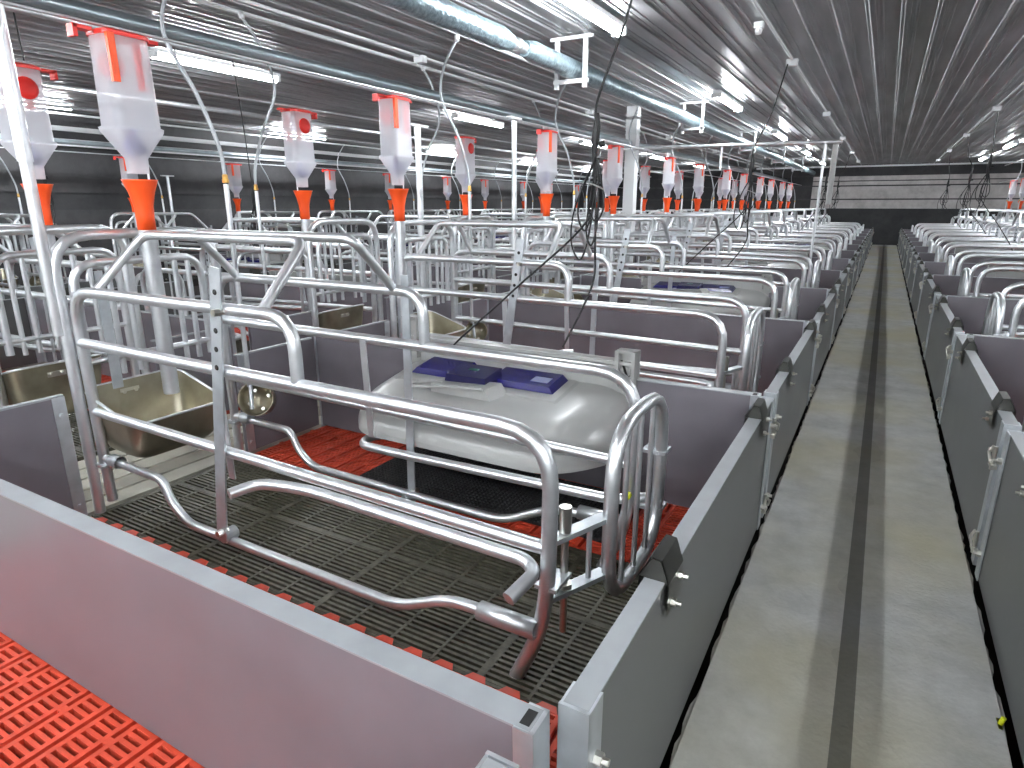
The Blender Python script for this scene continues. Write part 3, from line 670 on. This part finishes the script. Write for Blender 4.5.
# outlet boxes on the conduits
def outlet(x, y, lab, grp):
    o = MB().box(-.045, .045, -.03, .03, -.075, -.02).box(-.03, .03, -.032, -.03, -.062, -.034).build('socket_box', 'white_dull', None); o.location = (x, y, ZC); return tag(o, lab, 'socket', grp)
for k in range(1, 6): outlet(-.87, 2.7+3.65*k, 'white socket box %s from the front on the conduit left of the aisle' % ORD[k-1], 'socket boxes left of the aisle')
for k in range(1, 6): outlet(1.03, 3.2+3.65*k, 'white socket box %s from the front on the conduit right of the aisle' % ORD[k-1], 'socket boxes right of the aisle')
for k in range(0, 4): outlet(-3.55, 4.68+3.6*k, 'white socket box %s from the front over the second row' % ORD[k], 'socket boxes over the second row')
def spline(K, m=8):
    K = [Vector(k) for k in K]; P = []
    for i in range(len(K)-1):
        p0 = K[max(i-1, 0)]; p1 = K[i]; p2 = K[i+1]; p3 = K[min(i+2, len(K)-1)]
        for j in range(m):
            t = j/m; P.append(.5*((2*p1)+(p2-p0)*t+(2*p0-5*p1+4*p2-p3)*t*t+(3*p1-p0-3*p2+p3)*t**3))
    return P+[K[-1]]
def cable(top, knot, end, lab, grp=None, size=1.0, second=None):
    tx, ty, tz = top; kx, ky, kz = knot
    r = empty('power_cable', knot, lab, 'cable', grp); O = knot
    MB().tube(spline([top, ((tx*.55+kx*.45), (ty*.5+ky*.5)+.01, tz*.5+kz*.5), (kx, ky, kz+.12*size), knot, (kx-.01, ky+.008, kz-.16*size)]), .0055*size, 0, 6).build('hanging_lead', 'black', r, O)
    z = kz
    MB().tube([(kx, ky, z+.07*size), (kx, ky, z+.02*size), (kx-.005, ky, z-.03*size), (kx-.008, ky, z-.12*size)], [.008*size, .016*size, .018*size, .008*size], 0, 8).tube([(kx+.01, ky, z-.05*size), (kx+.032*size, ky+.01, z-.045*size)], .013*size, 0, 8).build('plug', 'black', r, O)
    L = MB()
    for i, (wd, ln, sh) in enumerate(((.055, .30, -.03), (.075, .42, -.045), (.045, .36, .0), (.06, .26, .02))):
        wd *= size; ln *= size; sh *= size
        L.tube(spline([(kx+.004*i, ky, z-.10*size), (kx+sh-wd*.6, ky+.01*i, z-.1*size-ln*.45), (kx+sh-wd*.75, ky, z-.08*size-ln*.85), (kx+sh-wd*.1, ky-.01, z-.09*size-ln), (kx+sh+wd*.35, ky, z-.1*size-ln*.7), (kx+.01, ky, z-.11*size)]), .0042*size, 0, 6)
    lo = L.build('coiled_loops', 'black', r, O)
    MB().tube(spline([(kx-.035*size, ky-.012, z-.20*size), (kx, ky-.02, z-.205*size), (kx+.045*size, ky-.012, z-.225*size)]), .003, 0, 6).build('cable_tie', 'white', lo, O)
    ex, ey, ez = end
    MB().tube(spline([(kx-.005, ky, z-.15*size), (kx-.03, ky, z-.35*size), ((kx*.45+ex*.55), (ky+ey)/2, z-.35*size-(z-.35*size-ez)*.5), (ex+.02, ey, ez+.05), end]), .0048*size, 0, 6).build('lower_lead', 'black', r, O)
    if second:
        MB().tube(spline([(kx, ky, z-.15*size), (kx+.01, ky, z-.45*size), (kx-.0, ky+.0, (z-.45*size+second[2])*.5+.04), second]), .0048*size, 0, 6).build('lower_lead', 'black', r, O)
cable((-.87, 2.6, 2.40), (-1.06, 2.55, 1.50), (-1.62, 2.30, .57), 'long black power cable coiled and tied, hanging to the front creep cover', None, 1.0, (-1.14, 2.44, .62))
cable((-.90, 6.32, 2.37), (-1.07, 6.1, 1.56), (-1.62, 5.95, .57), 'black power cable hanging from the first ceiling socket to the third pen', None, 1.1, (-1.25, 6.05, .6))
for i, (x, y, z) in enumerate(((1.07, 10.5, 1.75), (1.2, 14.1, 1.7), (1.12, 17.8, 1.7))):
    cable((1.05, y, 2.37), (x, y, z), (x+.4, y+.1, .62), 'black cable hanging from the %s socket box right of the aisle' % ORD[i+1], None, 1.25)
for i, (y) in enumerate((14.1, 17.6)):
    cable((-.92, y, 2.37), (-1.08, y, 1.7), (-1.5, y+.1, .62), 'black cable hanging from the %s socket box left of the aisle' % ORD[i+2], None, 1.25)
cable((-4.5, 2.12, 2.40), (-4.5, 2.12, 1.42), (-4.55, 2.2, .7), 'black cable coil hanging behind the leftmost hopper', None, .9)
cable((-4.42, 3.5, 2.41), (-4.4, 3.55, 1.3), (-4.4, 3.6, .6), 'thin black cable coil hanging behind the second hopper of the second row', None, .8)
# square white column between the rows
bb = MB().box(-3.06, -2.92, 8.33, 8.47, 0, ZC)
for k in range(6): bb.box(-3.068, -2.912, 8.322, 8.478, 2.02+k*.06, 2.035+k*.06)
tag(bb.build('steel_column', 'white_dull', None, (-2.99, 8.4, 0)), 'square white column standing between the hoppers in the feed alley', 'column')
# overhead goal-post frame across the left rows
fr = empty('overhead_pipe_frame', (-.66, 7.865, .55), 'steel pipe frame crossing over the left pens with posts at its aisle end', 'frame'); O = (-.66, 7.865, .55)
MB().tube([(-.50, 7.865, 1.855), (-3.2, 7.865, 1.88)], .02).build('cross_pipe', 'galv', fr, O)
MB().tube([(-.665, 7.865, .55), (-.655, 7.865, 1.86)], .014).build('post', 'galv', fr, O)
MB().tube([(-.56, 7.9, 1.86), (-.56, 7.9, 1.22)], .028, 0, 12).build('plastic_sleeve', 'white', fr, O)
MB().tube([(-1.73, 7.865, 1.86), (-1.73, 7.865, 1.60)], .014).build('post', 'galv', fr, O)
# upright poles among the hoppers
def pole(x, y, z0, z1, r, lab, tee=True, m='galv'):
    p = empty('support_pole', (x, y, z0), lab, 'pole'); O = (x, y, z0)
    MB().tube([(x, y, z0), (x, y, z1)], r, 0, 12).build('tube', m, p, O)
    if tee: MB().box(x-.02, x+.02, y-.09, y+.09, z1, z1+.015).build('top_plate', 'white_dull', p, O)
    else: MB().tube([(x, y, 1.36), (x, y, ZC-.012)], r+.004, 0, 12).build('sleeve', m, p, O)
pole(-2.645, 1.195, .74, ZC-.01, .0205, 'galvanised pole rising at the left edge of the photo beside the front crate', False)
pole(-2.66, 3.45, .50, 1.69, .021, 'upright steel pole with a flat top beside the second hopper')
pole(-2.66, 4.70, .50, 1.87, .021, 'upright steel pole with a flat top beside the third hopper')
pole(-2.66, 8.9, .50, 1.87, .021, 'upright steel pole with a flat top beside the fifth hopper')
#pole(-3.32, 5.3, .50, 1.9, .021, 'upright steel pole in the second row behind the third hopper')
pole(-3.32, 11.2, .50, 1.9, .021, 'upright steel pole far back in the second row')
pole(-8.8, 5.7, .50, 1.6, .02, 'slim steel pole before the left wall')
# small ceiling hook plate and yellow strap by the right gate
tag(MB().box(-.03, .03, -.03, .03, -.05, -.012).lathe([(0, -.09), (.02, -.085), (.025, -.06), (.02, -.05)], 12).build('ceiling_hook', 'white_dull'), 'small white hook plate on the ceiling right of the nearest lamp', 'hook').location = (-.93, 5.05, ZC)
tag(MB().box(.402, .412, 1.66, 1.70, -.09, .0).tube([(.408, 1.68, .0), (.412, 1.68, .02)], .006, 0, 6).build('yellow_strap', 'yellow'), 'small yellow strap at the foot of the right gate', 'strap')
